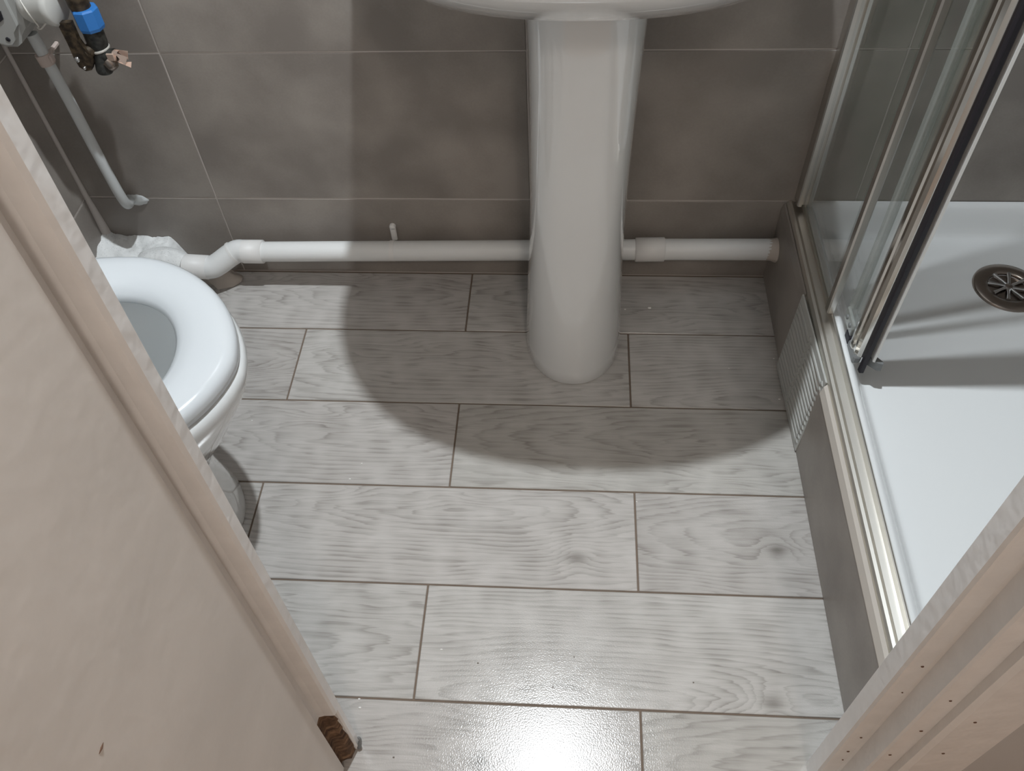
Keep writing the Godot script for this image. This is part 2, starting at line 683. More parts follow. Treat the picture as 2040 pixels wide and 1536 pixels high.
func build_doorway() -> void:
	# left jamb: stop, rebate; slight lean as in the photograph
	var t := Node3D.new()
	t.name = "trim_1"
	add_child(t)
	t.set_meta("kind", "structure")
	t.set_meta("label", "cream painted door jamb with rotten brown foot, left of the doorway")
	t.set_meta("category", "door jamb")
	t.position = Vector3(-0.277, 0, 0)
	t.rotation_degrees.z = -1.2
	# cross-section in (z, x), pushed along y
	var s := Shape.new()
	var o := [[0.93, 0.0], [0.9325, 0.0022], [0.9445, 0.0022], [0.948, 0.0], [0.9485, -0.004], [0.949, -0.012], [0.951, -0.0185], [0.956, -0.019], [0.985, -0.019], [0.985, -0.07], [0.93, -0.07]]
	s.prism(o, 1, 0.168, 2.06)
	part("jamb", s, M.frame_paint, t)
	# the foot: paint skin on the inner side only, rotten timber behind it
	s = Shape.new()
	s.prism([[0.93, 0.0], [0.9325, 0.0022], [0.9405, 0.0022], [0.9425, 0.0], [0.9425, -0.02], [0.93, -0.02]], 1, 0.004, 0.168)
	part("jamb_foot", s, M.frame_paint, t)
	s = Shape.new()
	var rng := RandomNumberGenerator.new()
	rng.seed = 8
	var rings := []
	for i in 16:
		var y := 0.003 + i * 0.0112
		var ring := PackedVector3Array()
		for p in [[0.934, -0.0022], [0.9425, -0.0018], [0.945, -0.006], [0.9465, -0.012], [0.9485, -0.0185], [0.956, -0.0195], [0.97, -0.02], [0.975, -0.06], [0.934, -0.06]]:
			var j := rng.randf_range(-0.0022, 0.0012) + (0.011 * (1.0 - i / 15.0) if p[0] > 0.944 and p[0] < 0.96 else 0.0)
			ring.append(Vector3(p[1] + (minf(j, 0.001) if p[1] > -0.03 else 0.0), y, p[0] + j))
		rings.append(ring)
	s.loft(rings)
	part("rotten_foot", s, M.rotten_wood, t, "dark brown rotten wood at the foot of the jamb")
	s = Shape.new()
	s.tube(curve([Vector3(0.002, 0.002, 0.9405), Vector3(0.0045, 0.012, 0.9385), Vector3(0.006, 0.022, 0.935), Vector3(0.0035, 0.028, 0.933)]), [0.0016, 0.0026, 0.003, 0.003, 0.0036, 0.0036, 0.003, 0.003, 0.003, 0.003, 0.003, 0.0026, 0.0026, 0.0026, 0.0022, 0.0022, 0.0022, 0.0022, 0.002, 0.002, 0.002, 0.0016, 0.0014, 0.001, 0.0006], 8)
	part("curled_flake", s, M.grey_plastic, t, "curled grey flake of old filler at the foot")

	# right jamb
	t = Node3D.new()
	t.name = "trim_2"
	add_child(t)
	t.set_meta("kind", "structure")
	t.set_meta("label", "cream painted door jamb with brown specks, right of the doorway")
	t.set_meta("category", "door jamb")
	t.position = Vector3(0.333, 0, 0)
	t.rotation_degrees.z = 1.7
	s = Shape.new()
	o = [[0.93, 0.0], [0.9325, -0.002], [0.954, -0.002], [0.957, 0.0], [0.9575, 0.003], [0.958, 0.017], [0.960, 0.0195], [0.983, 0.0195], [0.985, 0.0215], [0.985, 0.07], [0.93, 0.07]]
	s.prism(o, 1, 0.0, 2.06)
	part("jamb", s, M.frame_paint, t)
	s = Shape.new()
	s.prism([[0.985, 0.042], [0.9935, 0.042], [0.997, 0.047], [0.997, 0.1], [0.985, 0.1]], 1, 0.0, 2.06)
	part("architrave", s, M.frame_paint, t)
	rng.seed = 5
	for k in [[0.012, 0.21, 0.9585, 2], [0.011, 0.155, 0.9585, 2], [0.013, 0.12, 0.9585, 2], [0.0345, 0.33, 0.9855, 2], [0.028, 0.245, 0.9855, 2], [0.058, 0.40, 0.9975, 2], [0.062, 0.30, 0.9975, 2], [0.014, 0.36, 0.9585, 2], [0.033, 0.42, 0.9855, 2], [0.012, 0.43, 0.9585, 2]]:
		s = Shape.new()
		var r := rng.randf_range(0.0009, 0.002)
		s.lathe(Vector3(k[0], k[1], k[2] - 0.0006), Vector3(0, 0, 1), [[r, 0.0], [r * 0.8, 0.0007], [0.0, 0.001]], 8)
		part("brown_speck", s, M.speck, t)

	# head of the frame
	t = Node3D.new()
	t.name = "trim_3"
	add_child(t)
	t.set_meta("kind", "structure")
	t.set_meta("label", "cream painted head of the door frame above the opening")
	t.set_meta("category", "door frame")
	part("head", boxed(Vector3(-0.345, 2.04, 0.93), Vector3(0.385, 2.09, 0.985), 0.002), M.frame_paint, t)

	# door leaf, opened out into the hall
	t = Node3D.new()
	t.name = "door_1"
	add_child(t)
	t.set_meta("kind", "structure")
	t.set_meta("label", "flat beige door leaf standing open on the left")
	t.set_meta("category", "door")
	t.position = Vector3(-0.2895, 0, 0.9665)
	t.rotation_degrees.z = -1.55
	part("leaf", boxed(Vector3(-0.038, 0.006, 0.0), Vector3(0.0, 2.03, 0.60), 0.002), M.door_paint, t)
	s = Shape.new()
	s.lathe(Vector3(-0.001, 1.0, 0.545), Vector3(1, 0, 0), [[0.024, 0.0], [0.024, 0.006], [0.009, 0.01], [0.009, 0.045], [0.0, 0.047]], 20)
	s.tube([Vector3(0.042, 1.0, 0.552), Vector3(0.042, 1.0, 0.44)], 0.008, 12)
	part("door_handle", s, M.aluminium, t)
	s = Shape.new()
	s.tube([Vector3(-0.0006, 0.6945, 0.1588), Vector3(-0.0004, 0.695, 0.1624), Vector3(-0.0006, 0.695, 0.1658)], [0.0006, 0.0013, 0.0007], 8)
	part("scuff_mark", s, M.speck, t, "small dark scuff on the door face")


func build_shower_base() -> void:
	var w := wall("wall_shower_base", "low grey tiled curb under the shower screen")
	part("curb_core", boxed(Vector3(0.397, -0.02, 0.001), Vector3(0.432, 0.163, FRONT)), M.grout, w)
	for q in [[0.001, 0.330, 1], [0.332, FRONT, 1]]:
		part("tile", boxed(Vector3(0.3935, 0.0005, q[0]), Vector3(0.402, 0.166, q[1]), 0.0008), M["wall_tile_%d" % q[2]], w)
	var s := Shape.new()
	# ribbed plastic access panel leaning on the curb
	var t := thing("access_panel", "pale ribbed plastic access panel fixed to the shower curb", "panel", Vector3(0.393, 0.004, 0.334))
	t.rotation_degrees = Vector3(0, 1.6, -1.5)
	s = Shape.new()
	s.box(Vector3(-0.0045, 0.0, -0.095), Vector3(-0.0012, 0.187, 0.095), 0.001)
	part("plate", s, M.vent_plastic, t)
	s = Shape.new()
	for lobe in 2:
		for k in 13:
			# long ribs running along the panel with rounded ends, stepped like steps
			var y := 0.014 + k * 0.0128
			var z0 := -0.088 + lobe * 0.092
			var z1 := z0 + 0.084
			var pts := []
			for q in [[z0, y - 0.002], [z0 + 0.008, y], [z1 - 0.016, y], [z1 - 0.005, y + 0.002], [z1, y + 0.0075]]:
				pts.append(Vector3(-0.0045, q[1], q[0]))
			var rib := Shape.new()
			rib.tube(curve(pts, 3), 0.0046, 8)
			for i in rib.v.size():
				rib.v[i].x = -0.0045 + (rib.v[i].x + 0.0045) * 0.42
			part("rib", rib, M.vent_plastic, t)


func tray_height(x: float, z: float) -> float:
	var d := minf(minf(x - 0.438, RIGHT - 0.012 - x), minf(z - 0.006, FRONT - 0.01 - z))
	var rim := smoothstep(0.0, 0.034, d)
	var to_drain := Vector2(x - 0.764, z - 0.168).length()
	return lerpf(0.194, 0.139 + 0.012 * clampf(to_drain / 0.6, 0.0, 1.0), rim)


func build_shower_tray() -> void:
	var t := thing("shower_tray", "white acrylic shower tray behind the glass screen", "shower tray", Vector3(0, 0, 0))
	var s := Shape.new()
	var xs := []
	var zs := []
	for k in 13:
		xs.append(0.4325 + 0.0045 * k)
	for k in 9:
		xs.append(0.4865 + (0.694 - 0.4865) * (k + 1) / 9.0)
	for k in 14:
		xs.append(0.694 + 0.01 * (k + 1))
	for k in 14:
		xs.append(0.834 + (1.16 - 0.834) * (k + 1) / 14.0)
	for k in 10:
		xs.append(1.16 + (RIGHT - 0.001 - 1.16) * (k + 1) / 10.0)
	for k in 11:
		zs.append(0.001 + 0.0045 * k)
	for k in 3:
		zs.append(0.046 + (0.098 - 0.046) * (k + 1) / 3.0)
	for k in 14:
		zs.append(0.098 + 0.01 * (k + 1))
	for k in 22:
		zs.append(0.238 + (0.87 - 0.238) * (k + 1) / 22.0)
	for k in 10:
		zs.append(0.87 + (FRONT - 0.001 - 0.87) * (k + 1) / 10.0)
	for i in xs.size() - 1:
		for j in zs.size() - 1:
			var p := []
			for q in [[0, 0], [1, 0], [1, 1], [0, 1]]:
				var x: float = xs[i + q[0]]
				var z: float = zs[j + q[1]]
				p.append(Vector3(x, tray_height(x, z), z))
			# the drain hole stays open under its cover
			var mid: Vector3 = (p[0] + p[2]) / 2.0
			if Vector2(mid.x - 0.764, mid.z - 0.168).length() > 0.041:
				s.quad(p[0], p[1], p[2], p[3])
	# skirt and underside
	s.group = -1
	var x0: float = xs[0]
	var x1: float = xs[-1]
	var z0: float = zs[0]
	var z1: float = zs[-1]
	for q in [[Vector3(x0, 0.194, z0), Vector3(x0, 0.194, z1)], [Vector3(x0, 0.194, z1), Vector3(x1, 0.194, z1)], [Vector3(x1, 0.194, z1), Vector3(x1, 0.194, z0)], [Vector3(x1, 0.194, z0), Vector3(x0, 0.194, z0)]]:
		var a: Vector3 = q[0]
		var b: Vector3 = q[1]
		s.quad(a, b, Vector3(b.x, 0.001, b.z), Vector3(a.x, 0.001, a.z))
	s.quad(Vector3(x0, 0.001, z0), Vector3(x0, 0.001, z1), Vector3(x1, 0.001, z1), Vector3(x1, 0.001, z0))
	var f := Shape.new()
	f.add(s, s.volume() < 0.0)
	part("basin", f, M.acrylic, t)
	# drain: domed flange with an eight-armed grate
	var at := Vector3(0.764, 0.1385, 0.168)
	f = Shape.new()
	f.lathe(at, Vector3.UP, [[0.0585, 0.0], [0.058, 0.004], [0.056, 0.006], [0.044, 0.0075], [0.035, 0.0065], [0.033, 0.004], [0.033, 0.001]], 48)
	var d := part("drain", f, M.dull_steel, t, "round dark steel drain cover with star-shaped slots")
	f = Shape.new()
	f.lathe(at, Vector3.UP, [[0.05, 0.0005], [0.036, 0.003], [0.0325, 0.001], [0.031, -0.004], [0.029, -0.007], [0.0175, -0.009], [0.0165, -0.012], [0.0155, -0.06], [0.0, -0.062]], 40)
	part("drain_cup", f, M.acrylic, d)
	f = Shape.new()
	f.lathe(at, Vector3.UP, [[0.0075, 0.002], [0.0085, 0.0055], [0.006, 0.0075], [0.0, 0.0082]], 20)
	part("hub", f, M.dull_steel, d)
	for k in 8:
		var a := TAU * (k + 0.4) / 8.0
		var dir := Vector3(cos(a), 0, sin(a))
		f = Shape.new()
		f.tube([at + dir * 0.006 + Vector3(0, 0.005, 0), at + dir * 0.02 + Vector3(0, 0.0055, 0), at + dir * 0.034 + Vector3(0, 0.005, 0)], [0.0032, 0.0026, 0.0042], 8)
		part("grate_arm", f, M.steel_bright, d)


func build_shower_screen() -> void:
	var t := thing("shower_rail", "polished aluminium threshold rail along the top of the shower curb", "rail", Vector3.ZERO)
	# bottom rail in (z axis): outline in (x, y)
	var s := Shape.new()
	s.prism([[0.3965, 0.166], [0.3972, 0.178], [0.3995, 0.188], [0.4035, 0.1935], [0.408, 0.194], [0.4115, 0.1915], [0.413, 0.188], [0.4145, 0.1875], [0.4255, 0.1885], [0.426, 0.2005], [0.4275, 0.2015], [0.4295, 0.2005], [0.4325, 0.196], [0.4325, 0.166]], 2, 0.001, FRONT - 0.001)
	part("bottom_rail", s, M.rail_aluminium, t)
	s = Shape.new()
	s.prism([[0.3922, 0.1655], [0.392, 0.168], [0.3945, 0.184], [0.3985, 0.190], [0.402, 0.1655]], 2, 0.432, FRONT - 0.001)
	part("sealant_bead", s, M.sealant, t, "off-white sealant along the rail")
	s = Shape.new()
	s.prism([[0.3925, 0.1655], [0.3925, 0.171], [0.3955, 0.187], [0.3985, 0.189], [0.402, 0.1655]], 2, 0.002, 0.236)
	part("sealant_smear", s, M.wall_tile_1, t, "grey sealant by the back wall")
	# wall profile
	t = thing("shower_screen", "fixed glass shower panel in an aluminium frame against the back wall", "shower screen", Vector3.ZERO)
	s = Shape.new()
	s.prism([[0.0005, 0.412], [0.026, 0.412], [0.028, 0.414], [0.028, 0.4195], [0.022, 0.4195], [0.022, 0.4305], [0.028, 0.4305], [0.028, 0.436], [0.026, 0.438], [0.0005, 0.438]], 1, 0.2015, 1.95)
	part("wall_profile", s, M.aluminium, t)
	part("glass_pane", boxed(Vector3(0.422, 0.2018, 0.02), Vector3(0.428, 1.94, 0.284), 0.0008), M.glass, t)
	# glazing strip at the free edge
	s = Shape.new()
	s.prism([[0.280, 0.4185], [0.292, 0.4185], [0.294, 0.421], [0.294, 0.429], [0.292, 0.4315], [0.280, 0.4315], [0.280, 0.4285], [0.286, 0.4285], [0.286, 0.4215], [0.280, 0.4215]], 1, 0.2018, 1.94)
	part("edge_profile", s, M.aluminium, t)
	s = Shape.new()
	s.box(Vector3(0.41, 1.935, 0.001), Vector3(0.475, 1.975, FRONT - 0.001), 0.003)
	part("top_rail", s, M.aluminium, t)

	t = thing("shower_door", "sliding glass shower door with a black edge seal, pushed open", "shower door", Vector3.ZERO)
	part("glass_pane", boxed(Vector3(0.4495, 0.207, 0.20), Vector3(0.4545, 1.93, 0.372), 0.0008), M.glass, t)
	s = Shape.new()
	s.prism([[0.300, 0.446], [0.309, 0.446], [0.311, 0.448], [0.311, 0.456], [0.309, 0.458], [0.300, 0.458]], 1, 0.23, 1.93)
	part("glazing_strip", s, M.clear_plastic, t)
	# handle profile: rounded chrome channel, outline in (z, x)
	s = Shape.new()
	s.prism([[0.352, 0.4455], [0.357, 0.4425], [0.364, 0.4408], [0.371, 0.4415], [0.3735, 0.4445], [0.3745, 0.4435], [0.381, 0.4435], [0.387, 0.4465], [0.389, 0.452], [0.389, 0.4675], [0.386, 0.4695], [0.352, 0.4695], [0.352, 0.457], [0.366, 0.457], [0.366, 0.447], [0.352, 0.449]], 1, 0.205, 1.93)
	part("edge_profile", s, M.chrome, t)
	s = Shape.new()
	s.prism([[0.389, 0.4555], [0.3955, 0.456], [0.3965, 0.457], [0.3965, 0.4625], [0.3955, 0.4635], [0.389, 0.464]], 1, 0.176, 1.93)
	part("edge_seal", s, M.black_rubber, t, "black rubber seal on the door edge")
	s = Shape.new()
	s.prism([[0.386, 0.4675], [0.398, 0.4685], [0.399, 0.4715], [0.386, 0.473]], 1, 0.205, 1.93)
	part("seal_lip", s, M.fitting_white, t, "white lip beside the black seal")
	s = Shape.new()
	s.box(Vector3(0.4415, 0.190, 0.351), Vector3(0.4545, 0.206, 0.39), 0.003)
	s.prism([[0.383, 0.462], [0.388, 0.462], [0.402, 0.476], [0.4035, 0.483], [0.399, 0.4845], [0.385, 0.474]], 1, 0.19, 0.206)
	part("end_cap", s, M.grey_plastic, t, "grey plastic cap under the door edge")
	s = Shape.new()
	s.box(Vector3(0.4435, 0.204, 0.302), Vector3(0.4485, 0.229, 0.346), 0.0015)
	var gd := part("door_guide", s, M.clear_plastic, t)
	for z in [0.315, 0.333]:
		s = Shape.new()
		s.lathe(Vector3(0.4437, 0.217, z), Vector3(-1, 0, 0), [[0.0042, 0.0], [0.004, 0.002], [0.0, 0.003]], 14)
		part("screw", s, M.grey_plastic, gd)
	part("guide_foot", boxed(Vector3(0.4425, 0.190, 0.33), Vector3(0.452, 0.205, 0.35), 0.001), M.black_rubber, t)


# ---------- toilet ----------
func egg(t: float, cx: float, cz: float, af: float, ab: float, b: float, nf := 1.74, nb := 2.6) -> Vector2:
	var c := cos(t)
	var s := sin(t)
	var n := nf if c > 0.0 else nb
	var x := signf(c) * pow(absf(c), 2.0 / n) * (af if c > 0.0 else ab)
	var z := signf(s) * pow(absf(s), 2.0 / n) * b
	return Vector2(cx + x, cz + z)


func egg_ring(y: float, cx: float, af: float, ab: float, b: float, nf := 1.76, nb := 2.6, n := 64) -> PackedVector3Array:
	var r := PackedVector3Array()
	for k in n:
		var p := egg(TAU * k / n, cx, 0.0, af, ab, b, nf, nb)
		r.append(Vector3(p.x, y, p.y))
	return r


func build_toilet() -> void:
	var t := thing("toilet", "white ceramic toilet with its white seat ring, left of the basin", "toilet", Vector3(-0.61, 0.0, 0.592))
	# bowl: outside up, over the rim, down the inside
	var s := Shape.new()
	var rings := []
	for q in [[0.001, 0.0, 0.082, 0.16, 0.106], [0.012, 0.0, 0.082, 0.16, 0.106], [0.05, 0.0, 0.074, 0.16, 0.098], [0.10, 0.0, 0.064, 0.16, 0.092], [0.15, 0.0, 0.066, 0.16, 0.095], [0.19, 0.0, 0.085, 0.165, 0.112], [0.23, 0.0, 0.112, 0.17, 0.132], [0.27, 0.0, 0.140, 0.175, 0.152], [0.31, 0.0, 0.163, 0.18, 0.168], [0.342, 0.0, 0.182, 0.185, 0.181], [0.364, 0.0, 0.191, 0.19, 0.187], [0.380, 0.0, 0.1945, 0.19, 0.189], [0.390, 0.0, 0.191, 0.188, 0.185], [0.394, 0.0, 0.178, 0.182, 0.174], [0.393, 0.0, 0.145, 0.15, 0.144], [0.388, 0.0, 0.138, 0.145, 0.137], [0.37, 0.0, 0.136, 0.142, 0.135], [0.33, 0.0, 0.13, 0.135, 0.128], [0.28, 0.0, 0.112, 0.12, 0.108], [0.235, -0.01, 0.088, 0.09, 0.08], [0.20, -0.015, 0.062, 0.06, 0.055], [0.17, -0.02, 0.036, 0.03, 0.032]]:
		rings.append(egg_ring(q[0], q[1], q[2], q[3], q[4]))
	s.loft(rings)
	part("bowl", s, M.ceramic, t)
	s = Shape.new()
	s.loft([egg_ring(0.205, -0.012, 0.070, 0.07, 0.06), egg_ring(0.216, -0.011, 0.074, 0.076, 0.066)])
	part("water", s, M.water, t)
	# seat ring
	s = Shape.new()
	rings = []
	var n := 72
	for k in n:
		var a := TAU * k / n
		var o := egg(a, 0.0, 0.0, 0.190, 0.19, 0.187)
		var i := egg(a, 0.0, 0.0, 0.105, 0.115, 0.111, 2.05, 2.2)
		var ring := PackedVector3Array()
		for q in [[0.0, 0.397], [-0.004, 0.404], [0.0, 0.410], [0.02, 0.4145], [0.07, 0.4185], [0.17, 0.422], [0.35, 0.4235], [0.6, 0.422], [0.82, 0.4175], [0.94, 0.410], [1.0, 0.403], [0.985, 0.398]]:
			var p := o.lerp(i, q[0])
			ring.append(Vector3(p.x, q[1], p.y))
		rings.append(ring)
	s.hoop(rings)
	part("seat", s, M.seat_plastic, t)
	for z in [-0.07, 0.07]:
		s = Shape.new()
		s.tube([Vector3(-0.188, 0.402, z - 0.02), Vector3(-0.188, 0.402, z + 0.02)], 0.011, 14)
		part("hinge", s, M.seat_plastic, t)
	s = Shape.new()
	s.box(Vector3(-0.325, 0.36, -0.19), Vector3(-0.20, 0.72, 0.19), 0.018)
	s.box(Vector3(-0.325, 0.001, -0.10), Vector3(-0.12, 0.37, 0.10), 0.02)
	part("cistern", s, M.ceramic, t)
	s = Shape.new()
	s.box(Vector3(-0.329, 0.72, -0.197), Vector3(-0.193, 0.752, 0.197), 0.01)
	part("cistern_lid", s, M.ceramic, t)
	s = Shape.new()
	s.lathe(Vector3(-0.26, 0.751, 0.0), Vector3.UP, [[0.024, 0.0], [0.024, 0.006], [0.02, 0.009], [0.0, 0.009]], 24)
	part("flush_button", s, M.chrome, t)


# ---------- basin and pedestal ----------
func ped_ring(y: float, cx: float, hw: float, zf: float, n: float) -> PackedVector3Array:
	# U-shaped section: rounded front, straight sides running to the wall
	var r := PackedVector3Array()
	var zc := 0.16
	var m := 40
	for k in m + 1:
		var a := PI * k / m
		var c := cos(a)
		var q := sin(a)
		r.append(Vector3(cx + signf(c) * pow(absf(c), 2.0 / n) * hw, y, zc + pow(q, 2.0 / n) * (zf - zc)))
	for z in [0.13, 0.11, 0.09]:
		r.append(Vector3(cx - hw * (0.985 if z > 0.1 else 0.93), y, z))
	r.append(Vector3(cx, y, 0.088))
	for z in [0.09, 0.11, 0.13]:
		r.append(Vector3(cx + hw * (0.985 if z > 0.1 else 0.93), y, z))
	return r


func build_basin() -> void:
	var s := Shape.new()
	var rings := []
	for q in [[0.0, 0.0115, 0.0885, 0.289, 2.15], [0.004, 0.0115, 0.0905, 0.292, 2.15], [0.03, 0.0115, 0.0895, 0.290, 2.15], [0.08, 0.0115, 0.087, 0.286, 2.2], [0.14, 0.0112, 0.0845, 0.280, 2.3], [0.19, 0.0115, 0.0825, 0.275, 2.45], [0.24, 0.0125, 0.0800, 0.271, 2.7], [0.30, 0.0128, 0.0785, 0.268, 2.9], [0.37, 0.0135, 0.0772, 0.266, 3.1], [0.44, 0.0145, 0.0768, 0.266, 3.2], [0.51, 0.0155, 0.0770, 0.267, 3.2], [0.57, 0.0165, 0.0778, 0.270, 3.2], [0.62, 0.0170, 0.0788, 0.274, 3.2], [0.66, 0.0172, 0.0800, 0.278, 3.2], [0.703, 0.0172, 0.0815, 0.28, 3.2]]:
		rings.append(ped_ring(q[0], q[1], q[2], q[3], q[4]))
	s.loft(rings)
	single("pedestal", s, M.ceramic, "tall white ceramic pedestal standing on the floor under the basin", "pedestal")
	# basin: bowl-shaped underside, rim above the frame
	var t := thing("wash_basin", "white ceramic wash basin on top of the pedestal, underside showing", "basin", Vector3(0.013, 0, 0))
	s = Shape.new()
	rings = []
	for q in [[0.704, 0.06, 0.225], [0.705, 0.10, 0.255], [0.709, 0.15, 0.290], [0.718, 0.195, 0.325], [0.733, 0.232, 0.362], [0.754, 0.262, 0.402], [0.778, 0.290, 0.430], [0.80, 0.305, 0.448], [0.818, 0.311, 0.452], [0.828, 0.309, 0.450], [0.832, 0.302, 0.444], [0.830, 0.262, 0.42], [0.815, 0.245, 0.40], [0.78, 0.225, 0.38], [0.755, 0.18, 0.34], [0.738, 0.10, 0.27], [0.732, 0.03, 0.2]]:
		var r := PackedVector3Array()
		var hw: float = q[1]
		var zf: float = q[2]
		var inside: bool = q[0] > 0.71 and rings.size() > 10
		var zb := 0.11 if inside else 0.001
		if rings.size() > 13:
			zb = 0.14
		var zc := 0.19
		var m := 48
		for k in m + 1:
			var a := PI * k / m
			var c := cos(a)
			var w := sin(a)
			r.append(Vector3(signf(c) * pow(absf(c), 2.0 / 2.3) * hw, q[0], zc + pow(w, 2.0 / 2.3) * (zf - zc)))
		for f in [0.35, 0.75, 1.0]:
			r.append(Vector3(-hw * (1.0 - 0.005 * f), q[0], lerpf(zc, zb, f)))
		r.append(Vector3(0, q[0], zb))
		for f in [1.0, 0.75, 0.35]:
			r.append(Vector3(hw * (1.0 - 0.005 * f), q[0], lerpf(zc, zb, f)))
		rings.append(r)
	s.loft(rings)
	part("bowl", s, M.ceramic, t)
	s = Shape.new()
	s.lathe(Vector3(0, 0.825, 0.06), Vector3.UP, [[0.026, 0.0], [0.024, 0.05], [0.02, 0.08], [0.0, 0.085]], 24)
	s.tube(curve([Vector3(0, 0.87, 0.07), Vector3(0, 0.90, 0.12), Vector3(0, 0.895, 0.17), Vector3(0, 0.875, 0.18)]), 0.011, 16)
	part("tap", s, M.chrome, t)


# ---------- pipes ----------
func build_waste_pipe() -> void:
	var t := thing("waste_pipe", "white plastic waste pipe running along the foot of the back wall", "pipe", Vector3.ZERO)
	var p0 := Vector3(-0.612, 0.0865, 0.036)
	var p1 := Vector3(0.205, 0.104, 0.036)
	var p2 := Vector3(0.397, 0.1055, 0.036)
	var s := Shape.new()
	s.tube([p0, Vector3(0.128, 0.1015, 0.036)], 0.02, 32)
	part("long_pipe", s, M.pipe_plastic, t)
	s = Shape.new()
	s.tube([Vector3(0.127, 0.1015, 0.036), Vector3(0.128, 0.1015, 0.036), Vector3(0.182, 0.103, 0.036), Vector3(0.183, 0.103, 0.036)], [0.0215, 0.0232, 0.0232, 0.0215], 32)
	part("coupling", s, M.coupling_plastic, t)
	s = Shape.new()
	s.tube([Vector3(0.18, 0.103, 0.036), p2], 0.0205, 32)
	part("short_pipe", s, M.pipe_plastic, t)
	# end mortar at the curb
	s = Shape.new()
	s.tube([Vector3(0.374, 0.105, 0.036), Vector3(0.384, 0.105, 0.036), Vector3(0.394, 0.104, 0.036)], [0.0206, 0.0212, 0.024], 20)
	part("pipe_mortar", s, M.plaster, t, "pinkish filler where the pipe meets the curb")
	# offset made of two elbows and sockets on the left
	var a := p0
	var b := Vector3(-0.665, 0.086, 0.037)
	var c := Vector3(-0.700, 0.070, 0.055)
	var d := Vector3(-0.742, 0.066, 0.062)
	s = Shape.new()
	s.tube([a + Vector3(0.004, 0, 0), a + Vector3(0.0035, 0, 0), Vector3(-0.648, 0.0865, 0.036)], [0.0205, 0.0235, 0.0235], 28)
	part("elbow_socket", s, M.coupling_plastic, t)
	s = Shape.new()
	s.tube(curve([Vector3(-0.645, 0.0865, 0.036), b, c, Vector3(-0.716, 0.066, 0.061), d], 8), 0.0228, 28)
	part("elbow", s, M.pipe_plastic, t)
	s = Shape.new()
	s.tube([Vector3(-0.6685, 0.0855, 0.038), Vector3(-0.672, 0.084, 0.0395)], 0.0236, 28)
	part("socket_lip", s, M.coupling_plastic, t)
	s = Shape.new()
	s.tube([Vector3(-0.719, 0.066, 0.061), Vector3(-0.720, 0.066, 0.061), Vector3(-0.766, 0.0675, 0.0595)], [0.0225, 0.0242, 0.0242], 28)
	part("elbow_socket", s, M.coupling_plastic, t)
	# clip
	s = Shape.new()
	var k0 := Vector3(-0.346, 0.0925, 0.036)
	s.tube([k0 + Vector3(-0.0045, 0, 0), k0 + Vector3(0.0045, 0, 0)], 0.0206, 28)
	s.box(k0 + Vector3(-0.006, 0.0, -0.034), k0 + Vector3(0.006, 0.0355, -0.029), 0.002)
	s.lathe(k0 + Vector3(0, 0.034, -0.0355), Vector3(0, 0, 1), [[0.0062, 0.0], [0.0062, 0.006], [0.005, 0.0075], [0.0, 0.008]], 16)
	s.box(k0 + Vector3(-0.001, -0.036, -0.034), k0 + Vector3(0.009, -0.01, -0.029), 0.002)
	s.lathe(k0 + Vector3(0.005, -0.034, -0.0345), Vector3(0, 0, 1), [[0.0045, 0.0], [0.0045, 0.005], [0.0, 0.006]], 14)
	part("clip", s, M.coupling_plastic, t)


